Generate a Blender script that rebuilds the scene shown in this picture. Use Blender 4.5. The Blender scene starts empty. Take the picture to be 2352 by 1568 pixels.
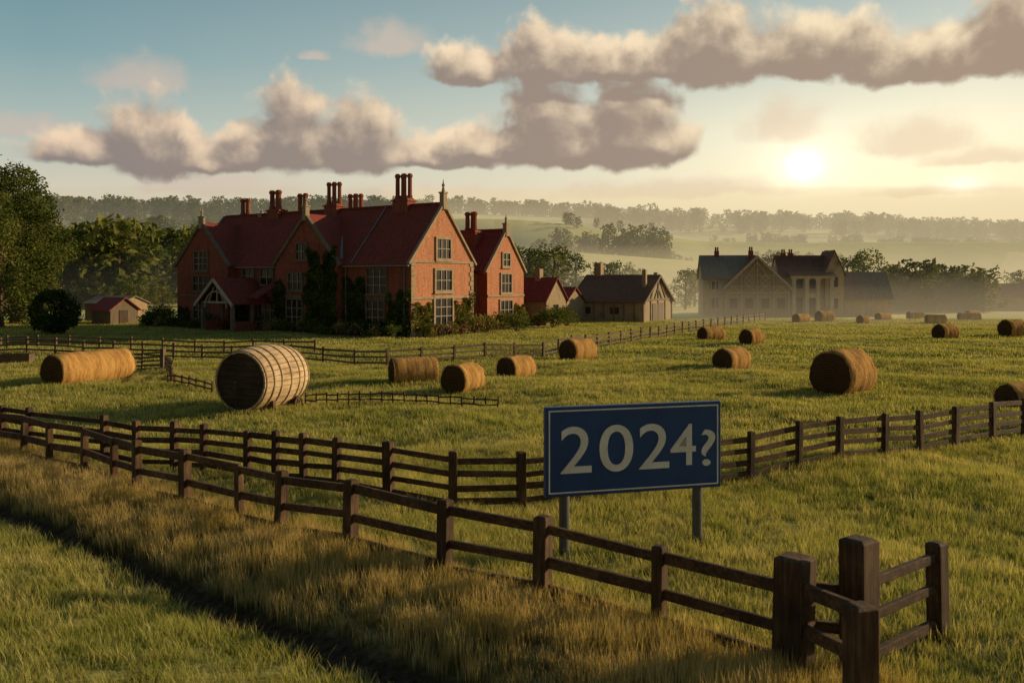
import bpy, math, random
import numpy as np
from mathutils import Vector, Matrix
random.seed(7); rng=np.random.default_rng(7)
S=bpy.context.scene
S.view_settings.view_transform='Standard'; S.view_settings.look='None'; S.view_settings.exposure=0
R=math.radians
SUN_A=19.0; SUN_E=16.0   # direction of the sun: degrees from +X towards +Y, elevation

# ---------------------------------------------------------------- terrain function
def sst(a,b,x):
    t=np.clip((x-a)/(b-a),0,1); return t*t*(3-2*t)
KY=[110,180,250,300,360,460,700,900,1500]
def hills(x,y):
    A3=np.interp(x,[-200,-40,0,16,52,101,144,260],[3,3,7,12,9,8,4,4])
    A2=np.interp(x,[-320,-208,-128,-60,-17,4,40,75,119,163,208,400],[24,24,24,27,29,28.5,25,20,18.5,18.5,19,19])
    A1=np.interp(x,[-700,-352,-212,-43,111,283,404,800],[60,58,54,57,48,42,39,36])
    V=[np.zeros_like(x),np.zeros_like(x)+1.0,A3,A3-1.5,A2,A2-7,A1,A1-8,A1-25]
    z=np.zeros_like(x)
    for i in range(len(KY)-1):
        m=(y>=KY[i])&(y<KY[i+1])
        t=sst(KY[i],KY[i+1],y)
        z=np.where(m,V[i]*(1-t)+V[i+1]*t,z)
    z=np.where(y>=KY[-1],V[-1],z)
    return z+ sst(150,400,y)*1.5*np.sin(x*.021+y*.013)*np.sin(y*.017+x*.006)
NQ=(.612,.791)
def qtrack(x,y): return (x+.88)*NQ[0]+(y-10.2)*NQ[1]
def gz(x,y):
    x=np.asarray(x,float); y=np.asarray(y,float)
    f=1-sst(45,75,y)*.6
    und=.10*np.sin(x*.33+y*.2)*np.sin(y*.36+1)*(1+.9*sst(24,34,y))+.05*np.sin(x*.95+y*.5+2)+.03*np.sin(y*1.7-x*.6)
    q=qtrack(x,y)
    bank=.17*sst(.25,1.2,q)*(1-sst(1.5,3.4,q)) -.20*np.exp(-(q/.40)**2) +.08*sst(.3,1.5,-q)
    bank=bank*(1-sst(26,36,y))
    return und*f*(1-sst(70,110,y))+bank+hills(x,y)
def g1(x,y): return float(gz(np.array([x]),np.array([y]))[0])

# ---------------------------------------------------------------- material helpers
def newmat(name):
    m=bpy.data.materials.new(name); m.use_nodes=True
    nt=m.node_tree; nt.nodes.clear()
    return m,nt
def N(nt,t,**kw):
    n=nt.nodes.new(t)
    for k,v in kw.items(): setattr(n,k,v)
    return n
def L(nt,a,b): nt.links.new(a,b)
def ramp(nt,fac,stops):
    r=N(nt,'ShaderNodeValToRGB'); e=r.color_ramp.elements
    while len(e)<len(stops): e.new(.5)
    for i,(p,c) in enumerate(stops):
        e[i].position=p; e[i].color=(*c,1)
    L(nt,fac,r.inputs[0]); return r.outputs[0]
def noise(nt,vec,scale,detail=4,rough=.6,dist=0):
    n=N(nt,'ShaderNodeTexNoise'); n.inputs['Scale'].default_value=scale
    n.inputs['Detail'].default_value=detail; n.inputs['Roughness'].default_value=rough; n.inputs['Distortion'].default_value=dist
    if vec is not None: L(nt,vec,n.inputs['Vector'])
    return n.outputs[0]
def mapping(nt,vec,scale=(1,1,1)):
    m=N(nt,'ShaderNodeMapping'); m.inputs['Scale'].default_value=scale; L(nt,vec,m.inputs[0]); return m.outputs[0]
def mixc(nt,f,a,b,mode='MIX'):
    m=N(nt,'ShaderNodeMix',data_type='RGBA',blend_type=mode)
    ins=[m.inputs[0],m.inputs[6],m.inputs[7]]
    for s,v in zip(ins,(f,a,b)):
        if isinstance(v,(int,float)): s.default_value=v
        elif isinstance(v,tuple): s.default_value=(*v,1)
        else: L(nt,v,s)
    return m.outputs[2]
def math_(nt,op,a,b=None,c=None,clamp=False):
    m=N(nt,'ShaderNodeMath',operation=op,use_clamp=clamp)
    for i,v in enumerate((a,b,c)):
        if v is None: continue
        if isinstance(v,(int,float)): m.inputs[i].default_value=v
        else: L(nt,v,m.inputs[i])
    return m.outputs[0]
def finish(nt,col,rough=.85,bump=None,bstr=.4,bdist=.03,metal=0,spec=.25):
    p=N(nt,'ShaderNodeBsdfPrincipled'); o=N(nt,'ShaderNodeOutputMaterial')
    if isinstance(col,tuple): p.inputs['Base Color'].default_value=(*col,1)
    else: L(nt,col,p.inputs['Base Color'])
    p.inputs['Roughness'].default_value=rough; p.inputs['Metallic'].default_value=metal
    p.inputs['Specular IOR Level'].default_value=spec
    if bump is not None:
        b=N(nt,'ShaderNodeBump'); b.inputs['Strength'].default_value=bstr; b.inputs['Distance'].default_value=bdist
        L(nt,bump,b.inputs['Height']); L(nt,b.outputs[0],p.inputs['Normal'])
    L(nt,p.outputs[0],o.inputs[0])
def mat_noise(name,c1,c2,scale=2,rough=.85,c3=None,stretch=(1,1,1),bstr=.4,bdist=.02,coord='Object',spec=.25):
    m,nt=newmat(name); tc=N(nt,'ShaderNodeTexCoord'); v=mapping(nt,tc.outputs[coord],stretch)
    n=noise(nt,v,scale,6,.65); n2=noise(nt,v,scale*.17,3,.5)
    f=math_(nt,'ADD',math_(nt,'MULTIPLY',n,.65),math_(nt,'MULTIPLY',n2,.35))
    st=[(.35,c1),(.65,c2)] if c3 is None else [(.32,c1),(.5,c2),(.68,c3)]
    finish(nt,ramp(nt,f,st),rough,n,bstr,bdist,spec=spec); return m
def mat_brick(name,c1,c2,mort,bw=.5,bh=.16,ms=.02,stain=(.05,.03,.02),st=.5,streak=0.0):
    m,nt=newmat(name); tc=N(nt,'ShaderNodeTexCoord'); uv=tc.outputs['UV']
    b=N(nt,'ShaderNodeTexBrick'); L(nt,uv,b.inputs['Vector'])
    b.inputs['Scale'].default_value=1; b.inputs['Brick Width'].default_value=bw; b.inputs['Row Height'].default_value=bh
    b.inputs['Mortar Size'].default_value=ms; b.inputs['Mortar Smooth'].default_value=.3
    b.inputs['Color1'].default_value=(*c1,1); b.inputs['Color2'].default_value=(*c2,1); b.inputs['Mortar'].default_value=(*mort,1)
    n=noise(nt,tc.outputs['Object'],.7,6,.7); f=ramp(nt,n,[(.42,(0,0,0)),(.68,(1,1,1))])
    n2=noise(nt,tc.outputs['Object'],5,4,.7)
    c=mixc(nt,math_(nt,'MULTIPLY',f,st),b.outputs[0],stain)
    c=mixc(nt,.55,c,ramp(nt,n2,[(.3,tuple(.35*k for k in c1)),(.7,tuple(min(1,1.6*k) for k in c2))]))
    # weather streaks running down the wall / slope
    n3=noise(nt,mapping(nt,uv,(2.6,.35,1)),1,5,.7); f3=ramp(nt,n3,[(.48,(0,0,0)),(.66,(1,1,1))])
    c=mixc(nt,math_(nt,'MULTIPLY',f3,.5),c,stain)
    finish(nt,c,.9,b.outputs['Fac'],-.5,.02); return m

M={}
M['brick']=mat_brick('red_brick',(.33,.080,.042),(.24,.058,.034),(.28,.16,.10),.45,.14,.018,(.07,.035,.025),.55)
M['brick_lit']=mat_brick('sunlit_brick',(.52,.20,.095),(.44,.16,.075),(.46,.30,.18),.45,.14,.018,(.20,.09,.045),.4)  # same house brick for the gable ends, sunlight painted in as brighter orange
M['tile']=mat_brick('clay_roof_tile',(.36,.060,.032),(.23,.040,.026),(.06,.02,.014),.32,.30,.04,(.09,.04,.027),.6)
M['tile2']=mat_brick('weathered_roof_tile',(.27,.11,.055),(.18,.075,.042),(.06,.035,.022),.35,.3,.035,(.09,.06,.035),.5)
M['slate']=mat_brick('stone_slate_roof',(.34,.26,.18),(.25,.19,.135),(.10,.08,.06),.35,.28,.03,(.14,.11,.07),.5)
M['stone']=mat_noise('sandstone',(.24,.17,.10),(.38,.28,.17),1.5)
M['oldstone']=mat_noise('weathered_stone_wall',(.15,.105,.055),(.31,.22,.12),1.0,c3=(.22,.16,.09))
M['mstone']=mat_noise('pale_stone_wall',(.24,.17,.10),(.46,.34,.21),1.0,c3=(.34,.25,.15))
M['timber']=mat_noise('oak_timber',(.07,.045,.03),(.14,.09,.055),3)
M['htimber']=mat_noise('weathered_bargeboard',(.10,.075,.05),(.22,.17,.115),3)
M['ptimber']=mat_noise('pale_timber',(.36,.28,.19),(.5,.41,.28),3)
M['lead']=mat_noise('lead_flashing',(.13,.12,.11),(.2,.18,.16),2,.6)
M['plank']=mat_noise('weathered_plank',(.10,.07,.045),(.2,.145,.09),2,stretch=(4,4,.4))
M['redpaint']=mat_noise('red_painted_metal',(.28,.05,.04),(.38,.08,.06),2)
M['door']=mat_noise('oak_door',(.04,.025,.015),(.09,.055,.035),4)
M['frame']=mat_noise('window_frame_paint',(.22,.17,.11),(.34,.27,.18),2,.6)
M['bark']=mat_noise('bark',(.05,.035,.02),(.12,.08,.05),6,stretch=(1,1,.25),bstr=.8)
def glass():
    m,nt=newmat('window_glass'); tc=N(nt,'ShaderNodeTexCoord')
    n=noise(nt,tc.outputs['Object'],1.3,2)
    finish(nt,ramp(nt,n,[(.35,(.008,.008,.01)),(.7,(.03,.025,.02))]),.22,n,.15,.02,spec=.3); return m
M['glass']=glass()
def wood(name,dark,mid,light,ax=0,sc=1.0):
    m,nt=newmat(name); tc=N(nt,'ShaderNodeTexCoord')
    s=[18*sc,18*sc,18*sc]; s[ax]=1.2*sc
    v=mapping(nt,tc.outputs['Object'],tuple(s)); n=noise(nt,v,1,8,.7,.4)
    n2=noise(nt,tc.outputs['Object'],1.7,3,.6)
    f=math_(nt,'ADD',math_(nt,'MULTIPLY',n,.6),math_(nt,'MULTIPLY',n2,.4))
    finish(nt,ramp(nt,f,[(.36,dark),(.5,mid),(.66,light)]),.8,n,.6,.012); return m
M['wood']=wood('fence_wood_rail',(.022,.012,.007),(.075,.039,.018),(.18,.10,.048),0)
M['woodz']=wood('fence_wood_post',(.022,.012,.007),(.07,.036,.017),(.18,.10,.045),2)
M['woodfar']=mat_noise('grey_fence_wood',(.08,.05,.03),(.18,.12,.07),3)

def leafmat(name,dark,mid,light,scale=.5,trans=.3):
    m,nt=newmat(name); geo=N(nt,'ShaderNodeNewGeometry'); oi=N(nt,'ShaderNodeObjectInfo')
    n=noise(nt,geo.outputs['Position'],scale,3,.7)
    f=math_(nt,'ADD',n,math_(nt,'MULTIPLY',math_(nt,'SUBTRACT',oi.outputs['Random'],.5),.25))
    c=ramp(nt,f,[(.33,dark),(.5,mid),(.68,light)])
    d=N(nt,'ShaderNodeBsdfDiffuse'); t=N(nt,'ShaderNodeBsdfTranslucent'); mx=N(nt,'ShaderNodeMixShader'); o=N(nt,'ShaderNodeOutputMaterial')
    L(nt,c,d.inputs[0]); L(nt,mixc(nt,1.0,c,(1,1,.55),'MULTIPLY'),t.inputs[0]); mx.inputs[0].default_value=trans
    L(nt,d.outputs[0],mx.inputs[1]); L(nt,t.outputs[0],mx.inputs[2]); L(nt,mx.outputs[0],o.inputs[0]); return m
M['leaf']=leafmat('tree_foliage',(.045,.065,.016),(.11,.125,.032),(.22,.2,.06))
M['leafd']=leafmat('dark_foliage',(.018,.04,.012),(.045,.07,.018),(.09,.11,.03),.8,.2)
M['ivy']=leafmat('ivy_foliage',(.03,.055,.014),(.08,.105,.024),(.17,.17,.045),.9,.25)
M['shrub']=leafmat('shrub_foliage',(.06,.08,.018),(.15,.15,.036),(.28,.23,.065),1.2,.3)
M['flower']=leafmat('rose_petals',(.25,.04,.05),(.35,.08,.08),(.4,.2,.18),2,.2)

def grassmat(name,bank=False):
    m,nt=newmat(name); geo=N(nt,'ShaderNodeNewGeometry'); tc=N(nt,'ShaderNodeTexCoord'); oi=N(nt,'ShaderNodeObjectInfo')
    big=noise(nt,mapping(nt,geo.outputs['Position'],(.09,.2,0)),1,3,.6); med=noise(nt,mapping(nt,geo.outputs['Position'],(1,1,0)),.9,2,.6)
    f=math_(nt,'ADD',math_(nt,'ADD',math_(nt,'MULTIPLY',big,.5),math_(nt,'MULTIPLY',med,.5)),math_(nt,'MULTIPLY',math_(nt,'SUBTRACT',oi.outputs['Random'],.5),.3))
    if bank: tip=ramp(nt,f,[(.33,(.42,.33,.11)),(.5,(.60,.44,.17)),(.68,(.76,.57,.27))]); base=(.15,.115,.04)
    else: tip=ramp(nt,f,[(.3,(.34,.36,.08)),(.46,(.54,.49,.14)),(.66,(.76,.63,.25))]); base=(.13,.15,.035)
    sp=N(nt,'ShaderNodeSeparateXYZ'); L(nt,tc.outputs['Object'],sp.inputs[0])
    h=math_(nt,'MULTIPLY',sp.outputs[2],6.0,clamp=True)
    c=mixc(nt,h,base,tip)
    d=N(nt,'ShaderNodeBsdfDiffuse'); t=N(nt,'ShaderNodeBsdfTranslucent'); mx=N(nt,'ShaderNodeMixShader'); o=N(nt,'ShaderNodeOutputMaterial')
    L(nt,c,d.inputs[0]); L(nt,mixc(nt,1.0,c,(1,.95,.6),'MULTIPLY'),t.inputs[0]); mx.inputs[0].default_value=.45
    L(nt,d.outputs[0],mx.inputs[1]); L(nt,t.outputs[0],mx.inputs[2]); L(nt,mx.outputs[0],o.inputs[0]); return m
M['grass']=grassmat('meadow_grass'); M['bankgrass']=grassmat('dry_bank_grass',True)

# ---------------------------------------------------------------- mesh builder
class MB:
    def __init__(s): s.v=[]; s.f=[]
    def add(s,vs,fs):
        b=len(s.v); s.v+= [tuple(p) for p in vs]; s.f+=[tuple(b+i for i in f) for f in fs]
    def box(s,x0,x1,y0,y1,z0,z1,mt=None):
        vs=[Vector(p) for p in ((x0,y0,z0),(x1,y0,z0),(x1,y1,z0),(x0,y1,z0),(x0,y0,z1),(x1,y0,z1),(x1,y1,z1),(x0,y1,z1))]
        if mt: vs=[mt@p for p in vs]
        s.add(vs,[(0,3,2,1),(4,5,6,7),(0,1,5,4),(1,2,6,5),(2,3,7,6),(3,0,4,7)])
    def beam(s,p0,p1,w,h,up=Vector((0,0,1))):
        p0=Vector(p0);p1=Vector(p1); d=(p1-p0); ln=d.length; d.normalize()
        sd=d.cross(up)
        if sd.length<1e-4: sd=Vector((1,0,0))
        sd.normalize(); u=sd.cross(d)
        mt=Matrix(((d.x,sd.x,u.x,p0.x),(d.y,sd.y,u.y,p0.y),(d.z,sd.z,u.z,p0.z),(0,0,0,1)))
        s.box(0,ln,-w/2,w/2,-h/2,h/2,mt)
    def cyl(s,p0,p1,r0,r1,n=10,cap=True):
        p0=Vector(p0);p1=Vector(p1); d=(p1-p0).normalized()
        a=d.cross(Vector((0,0,1)))
        if a.length<1e-3: a=Vector((1,0,0))
        a.normalize(); b=d.cross(a)
        vs=[];fs=[]
        for p,r in ((p0,r0),(p1,r1)):
            for i in range(n):
                t=2*math.pi*i/n; vs.append(p+a*math.cos(t)*r+b*math.sin(t)*r)
        for i in range(n): j=(i+1)%n; fs.append((i,j,n+j,n+i))
        if cap: fs.append(tuple(range(n-1,-1,-1))); fs.append(tuple(range(n,2*n)))
        s.add(vs,fs)
    def poly_extrude(s,pts,vec):
        n=len(pts); vec=Vector(vec); a=[Vector(p) for p in pts]; b=[p+vec for p in a]
        s.add(a+b,[tuple(range(n)),tuple(range(2*n-1,n-1,-1))]+[(i,n+i,n+(i+1)%n,(i+1)%n) for i in range(n)])
    def obj(s,name,mat,parent=None,smooth=False,bevel=0,uv=False):
        me=bpy.data.meshes.new(name); me.from_pydata(s.v,[],s.f)
        mats=mat if isinstance(mat,list) else [mat]
        for m in mats: me.materials.append(m)
        me.validate(); me.update()
        import bmesh
        bm=bmesh.new(); bm.from_mesh(me); bmesh.ops.recalc_face_normals(bm,faces=bm.faces); bm.to_mesh(me); bm.free()
        if uv:
            ul=me.uv_layers.new(name='UVMap')
            for p in me.polygons:
                n=p.normal; t=Vector((0,0,1)).cross(n)
                if t.length<1e-3: t=Vector((1,0,0))
                t.normalize(); b=n.cross(t)
                for li in p.loop_indices:
                    co=me.vertices[me.loops[li].vertex_index].co; ul.data[li].uv=(co.dot(t),co.dot(b))
        if smooth:
            for p in me.polygons: p.use_smooth=True
        o=bpy.data.objects.new(name,me); S.collection.objects.link(o)
        if parent: o.parent=parent
        if bevel:
            bv=o.modifiers.new('bevel','BEVEL'); bv.width=bevel; bv.segments=2; bv.limit_method='ANGLE'
        return o
def empty(name,loc=(0,0,0),rz=0):
    e=bpy.data.objects.new(name,None); e.location=loc; e.rotation_euler=(0,0,rz); S.collection.objects.link(e); return e

# ---------------------------------------------------------------- ground
ys=np.concatenate([np.arange(-260,-10,25),np.arange(-10,6,1.0),np.arange(6,30,.2),np.arange(30,120,1.0),120*np.exp(np.linspace(0,math.log(26),110))])
us=np.linspace(-1,1,301); us=np.sign(us)*np.abs(us)**1.35
Y,U=np.meshgrid(ys,us,indexing='ij'); X=U*(26+1.25*np.abs(Y))
Z=gz(X,Y)
nr,nc=X.shape
vv=np.stack([X,Y,Z],-1).reshape(-1,3)
idx=np.arange(nr*nc).reshape(nr,nc)
ff=np.stack([idx[:-1,:-1],idx[:-1,1:],idx[1:,1:],idx[1:,:-1]],-1).reshape(-1,4)
me=bpy.data.meshes.new('ground'); me.from_pydata(vv.tolist(),[],ff.tolist())
for p in me.polygons: p.use_smooth=True
go=bpy.data.objects.new('ground',me); S.collection.objects.link(go)
m,nt=newmat('meadow_ground'); geo=N(nt,'ShaderNodeNewGeometry'); pos=geo.outputs['Position']
sp=N(nt,'ShaderNodeSeparateXYZ'); L(nt,pos,sp.inputs[0])
f1=noise(nt,mapping(nt,pos,(.09,.2,0)),1,4,.6); f2=noise(nt,mapping(nt,pos,(1,1,0)),.9,6,.7)
f3=noise(nt,mapping(nt,pos,(1,1,0)),9,4,.7)
ff_=math_(nt,'ADD',math_(nt,'ADD',math_(nt,'MULTIPLY',f1,.4),math_(nt,'MULTIPLY',f2,.3)),math_(nt,'MULTIPLY',f3,.3))
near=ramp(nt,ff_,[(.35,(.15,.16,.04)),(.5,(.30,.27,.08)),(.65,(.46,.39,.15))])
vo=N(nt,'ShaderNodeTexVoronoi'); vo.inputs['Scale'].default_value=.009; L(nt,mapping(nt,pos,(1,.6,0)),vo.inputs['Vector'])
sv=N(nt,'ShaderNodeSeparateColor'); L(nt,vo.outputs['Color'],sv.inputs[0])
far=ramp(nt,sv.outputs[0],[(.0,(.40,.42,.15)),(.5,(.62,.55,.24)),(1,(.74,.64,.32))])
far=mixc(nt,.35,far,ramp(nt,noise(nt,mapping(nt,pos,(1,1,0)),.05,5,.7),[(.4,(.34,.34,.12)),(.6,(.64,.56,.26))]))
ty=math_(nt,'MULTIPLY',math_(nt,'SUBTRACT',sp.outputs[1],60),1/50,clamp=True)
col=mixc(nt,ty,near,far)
q=math_(nt,'ADD',math_(nt,'MULTIPLY',math_(nt,'ADD',sp.outputs[0],.88),NQ[0]),math_(nt,'MULTIPLY',math_(nt,'SUBTRACT',sp.outputs[1],10.2),NQ[1]))
inb=math_(nt,'MULTIPLY',math_(nt,'MULTIPLY',math_(nt,'LESS_THAN',sp.outputs[1],30),math_(nt,'LESS_THAN',q,3.0)),math_(nt,'GREATER_THAN',q,.2))
col=mixc(nt,math_(nt,'MULTIPLY',inb,.85),col,ramp(nt,f3,[(.35,(.09,.065,.025)),(.65,(.25,.17,.07))]))
qa=math_(nt,'ADD',math_(nt,'ABSOLUTE',q),math_(nt,'MULTIPLY',math_(nt,'SUBTRACT',f2,.5),.5))
rut=math_(nt,'MULTIPLY',math_(nt,'SUBTRACT',.5,qa),5,clamp=True)
rut=math_(nt,'MULTIPLY',rut,math_(nt,'LESS_THAN',sp.outputs[1],34))
col=mixc(nt,rut,col,ramp(nt,f3,[(.35,(.035,.021,.012)),(.65,(.10,.062,.035))]))
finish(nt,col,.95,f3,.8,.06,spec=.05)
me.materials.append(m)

# ---------------------------------------------------------------- instancing
def template(name,verts,faces,mats,midx=None):
    me=bpy.data.meshes.new(name); me.from_pydata(verts,[],faces)
    for m in mats: me.materials.append(m)
    if midx is not None: me.polygons.foreach_set('material_index',midx)
    me.update(); return bpy.data.objects.new(name,me)
def scatter(name,pts,rotz,scl,temps):
    col=bpy.data.collections.new(name+'_parts')
    for t in temps: col.objects.link(t)
    n=len(pts); me=bpy.data.meshes.new(name); me.from_pydata(pts.tolist(),[],[])
    a=me.attributes.new('rot','FLOAT_VECTOR','POINT'); r=np.zeros((n,3)); r[:,2]=rotz; a.data.foreach_set('vector',r.ravel())
    a=me.attributes.new('scl','FLOAT_VECTOR','POINT'); a.data.foreach_set('vector',np.asarray(scl,float).ravel())
    a=me.attributes.new('idx','INT','POINT'); a.data.foreach_set('value',rng.integers(0,len(temps),n))
    o=bpy.data.objects.new(name,me); S.collection.objects.link(o)
    ng=bpy.data.node_groups.new(name+'_scatter','GeometryNodeTree')
    ng.interface.new_socket('Geometry',in_out='INPUT',socket_type='NodeSocketGeometry')
    ng.interface.new_socket('Geometry',in_out='OUTPUT',socket_type='NodeSocketGeometry')
    gi=ng.nodes.new('NodeGroupInput'); gout=ng.nodes.new('NodeGroupOutput'); ip=ng.nodes.new('GeometryNodeInstanceOnPoints')
    ci=ng.nodes.new('GeometryNodeCollectionInfo'); ci.inputs['Collection'].default_value=col
    ci.inputs['Separate Children'].default_value=True; ci.inputs['Reset Children'].default_value=True
    def na(nm,ty):
        x=ng.nodes.new('GeometryNodeInputNamedAttribute'); x.data_type=ty; x.inputs[0].default_value=nm; return x.outputs[0]
    ng.links.new(gi.outputs[0],ip.inputs['Points']); ng.links.new(ci.outputs[0],ip.inputs['Instance'])
    ip.inputs['Pick Instance'].default_value=True
    ng.links.new(na('idx','INT'),ip.inputs['Instance Index'])
    ng.links.new(na('rot','FLOAT_VECTOR'),ip.inputs['Rotation']); ng.links.new(na('scl','FLOAT_VECTOR'),ip.inputs['Scale'])
    ng.links.new(ip.outputs[0],gout.inputs[0])
    md=o.modifiers.new('scatter','NODES'); md.node_group=ng
    return o
def tuft(name,nb,spread,h,w,mat,lean=.35):
    vs=[];fs=[]
    for i in range(nb):
        a=random.uniform(0,6.283); r=spread*math.sqrt(random.random()); bx,by=r*math.cos(a),r*math.sin(a)
        hh=h*random.uniform(.55,1.15); az=random.uniform(0,6.283); ln=hh*random.uniform(.1,lean*2)
        dx,dy=math.cos(az),math.sin(az); sx,sy=-dy*w/2,dx*w/2
        b=len(vs)
        vs+=[(bx-sx,by-sy,-.03),(bx+sx,by+sy,-.03),
             (bx-sx*.8+dx*ln*.3,by-sy*.8+dy*ln*.3,hh*.55),(bx+sx*.8+dx*ln*.3,by+sy*.8+dy*ln*.3,hh*.55),
             (bx+dx*ln,by+dy*ln,hh)]
        fs+=[(b,b+1,b+3,b+2),(b+2,b+3,b+4)]
    return template(name,vs,fs,[mat])
def zonepts(d0,d1,dens,fac=.64,extra=2.5):
    n=int(dens*(fac*(d1**2-d0**2)+2*extra*(d1-d0)))
    y=np.sqrt(rng.uniform(d0**2,d1**2,n)); x=rng.uniform(-1,1,n)*(fac*y+extra)
    return x,y
def hashn(x,y): return .5+.5*np.sin(x*1.3+np.sin(y*.9)*2)*np.sin(y*1.1+np.sin(x*.7)*2)
def place(name,x,y,temps,smin,smax,hs=1.0):
    z=gz(x,y); n=len(x); s=rng.uniform(smin,smax,n)
    s3=np.stack([s,s,s*(.75+.5*hashn(x,y))*hs],1)
    return scatter(name,np.stack([x,y,z],1),rng.uniform(0,6.283,n),s3,temps)
x,y=zonepts(7.5,24,52); q=qtrack(x,y)
bank=(q>.32)&(q<2.9); field=((q>=2.9)|(q<-.32))
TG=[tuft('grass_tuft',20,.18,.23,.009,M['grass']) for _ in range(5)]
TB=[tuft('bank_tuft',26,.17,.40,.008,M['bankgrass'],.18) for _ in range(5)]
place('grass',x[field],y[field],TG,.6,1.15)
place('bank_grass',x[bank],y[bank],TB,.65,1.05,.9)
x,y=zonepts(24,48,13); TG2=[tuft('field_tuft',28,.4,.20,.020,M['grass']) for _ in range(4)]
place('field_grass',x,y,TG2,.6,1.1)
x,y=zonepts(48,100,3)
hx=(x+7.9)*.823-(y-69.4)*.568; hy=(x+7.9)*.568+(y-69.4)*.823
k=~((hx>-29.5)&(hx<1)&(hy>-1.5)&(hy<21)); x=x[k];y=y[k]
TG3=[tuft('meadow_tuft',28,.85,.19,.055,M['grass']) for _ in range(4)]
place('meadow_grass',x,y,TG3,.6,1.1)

# ---------------------------------------------------------------- foliage
def leafquads(c,size,flat=None):
    n=len(c); a=rng.normal(size=(n,3)); a/=np.linalg.norm(a,axis=1)[:,None]
    b=rng.normal(size=(n,3)); b-= (b*a).sum(1)[:,None]*a; b/=np.linalg.norm(b,axis=1)[:,None]
    s=size*rng.uniform(.6,1.3,n)[:,None]
    v=np.stack([c-a*s,c-b*s*.5,c+a*s,c+b*s*.5],1).reshape(-1,3)
    f=np.arange(4*n).reshape(n,4); return v,f
def clumps(centers,rad,nper,squash=.8,shell=.55):
    out=[]
    for c,r in zip(centers,rad):
        n=int(nper*r**2)+6; d=rng.normal(size=(n,3)); d/=np.linalg.norm(d,axis=1)[:,None]
        rr=r*(shell+(1-shell)*rng.random(n)**.6)*(1+.15*rng.normal(size=n)); p=d*rr[:,None]; p[:,2]*=squash
        out.append(p+np.asarray(c))
    return np.concatenate(out)
def tree_mesh(name,H,RX,nclump,leaf,nper,mat,shape='oak',trunk=.25,low=.22):
    mb=MB(); cs=[];rs=[]
    for i in range(nclump):
        t=(i+.5)/nclump
        zz=low+(1-low)*t
        if shape=='oak': env=math.sqrt(max(.02,1-((zz-.55)/.5)**2))
        else: env=(1-((zz-low)/(1-low)))**.75*.9+.12
        a=i*2.4+random.uniform(-.4,.4); r=RX*env*random.uniform(.35,.9)
        cr=RX*random.uniform(.2,.4)*(.7+.3*env)
        cs.append((r*math.cos(a),r*math.sin(a),min(H-cr*.6,H*zz))); rs.append(cr)
    p=[Vector((0,0,-.2)),Vector((random.uniform(-.1,.1)*H*.1,.02*H,H*.35)),Vector((random.uniform(-.05,.05)*H,0,H*.7)),Vector((0,0,H*.9))]
    tr=[trunk*1.35,trunk,trunk*.55,trunk*.2]
    for i in range(3): mb.cyl(p[i],p[i+1],tr[i],tr[i+1],8,False)
    for c,r in list(zip(cs,rs))[::2]:
        zs=max(H*.18,c[2]*.6); mid=Vector((c[0]*.5,c[1]*.5,(zs+c[2])/2))
        mb.cyl((0,0,zs),mid,trunk*.35,trunk*.22,5,False); mb.cyl(mid,c,trunk*.22,trunk*.08,5,False)
    nb=len(mb.f); C=clumps(cs,rs,nper); v,f=leafquads(C,leaf)
    b=len(mb.v); V=mb.v+v.tolist(); F=mb.f+(f+b).tolist()
    me=bpy.data.meshes.new(name); me.from_pydata(V,[],F); me.materials.append(M['bark']); me.materials.append(mat)
    mi=np.ones(len(F),int); mi[:nb]=0; me.polygons.foreach_set('material_index',mi); me.update(); return me
def put(name,me,x,y,s=1,rz=0,sz=None):
    o=bpy.data.objects.new(name,me); o.location=(x,y,g1(x,y)); o.scale=(s,s,sz or s); o.rotation_euler=(0,0,rz); S.collection.objects.link(o); return o
big=tree_mesh('broadleaf_tree_mesh',16,5.6,56,.17,170,M['leaf'],'oak',.4,.10)
big2=tree_mesh('tall_tree_mesh',15,4.6,50,.17,150,M['leaf'],'cone',.35,.06)
put('broadleaf_tree',big,-50.5,90,.98)
put('broadleaf_tree',big2,-48.5,84,.85,1)
put('broadleaf_tree',big,-54,98,.8,2)
put('broadleaf_tree',big,-28.6,42.5,.66,2.2,.78)
med=[tree_mesh('tree_mesh_%d'%i,10,4.2,26,.26,45,M['leaf'],'oak',.25,.12) for i in range(3)]
for i,(x,y,s) in enumerate([(-43,101,.42),(-40.5,103,.40),(-46.5,108,.5),(-36,112,.45),(2.5,132,.95),(6,128,.98),(9.5,134,.85),(13.5,126,.72),(17,140,.72),(-1,140,1.0),
     (25,128,.6),(28,136,.6),(43.5,150,.85),(48,158,.9),(47,124,.8),(50.5,127,.88),(21,150,.6)]):
    put('broadleaf_tree',med[i%3],x,y,s,i*1.7,s*.95)
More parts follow.
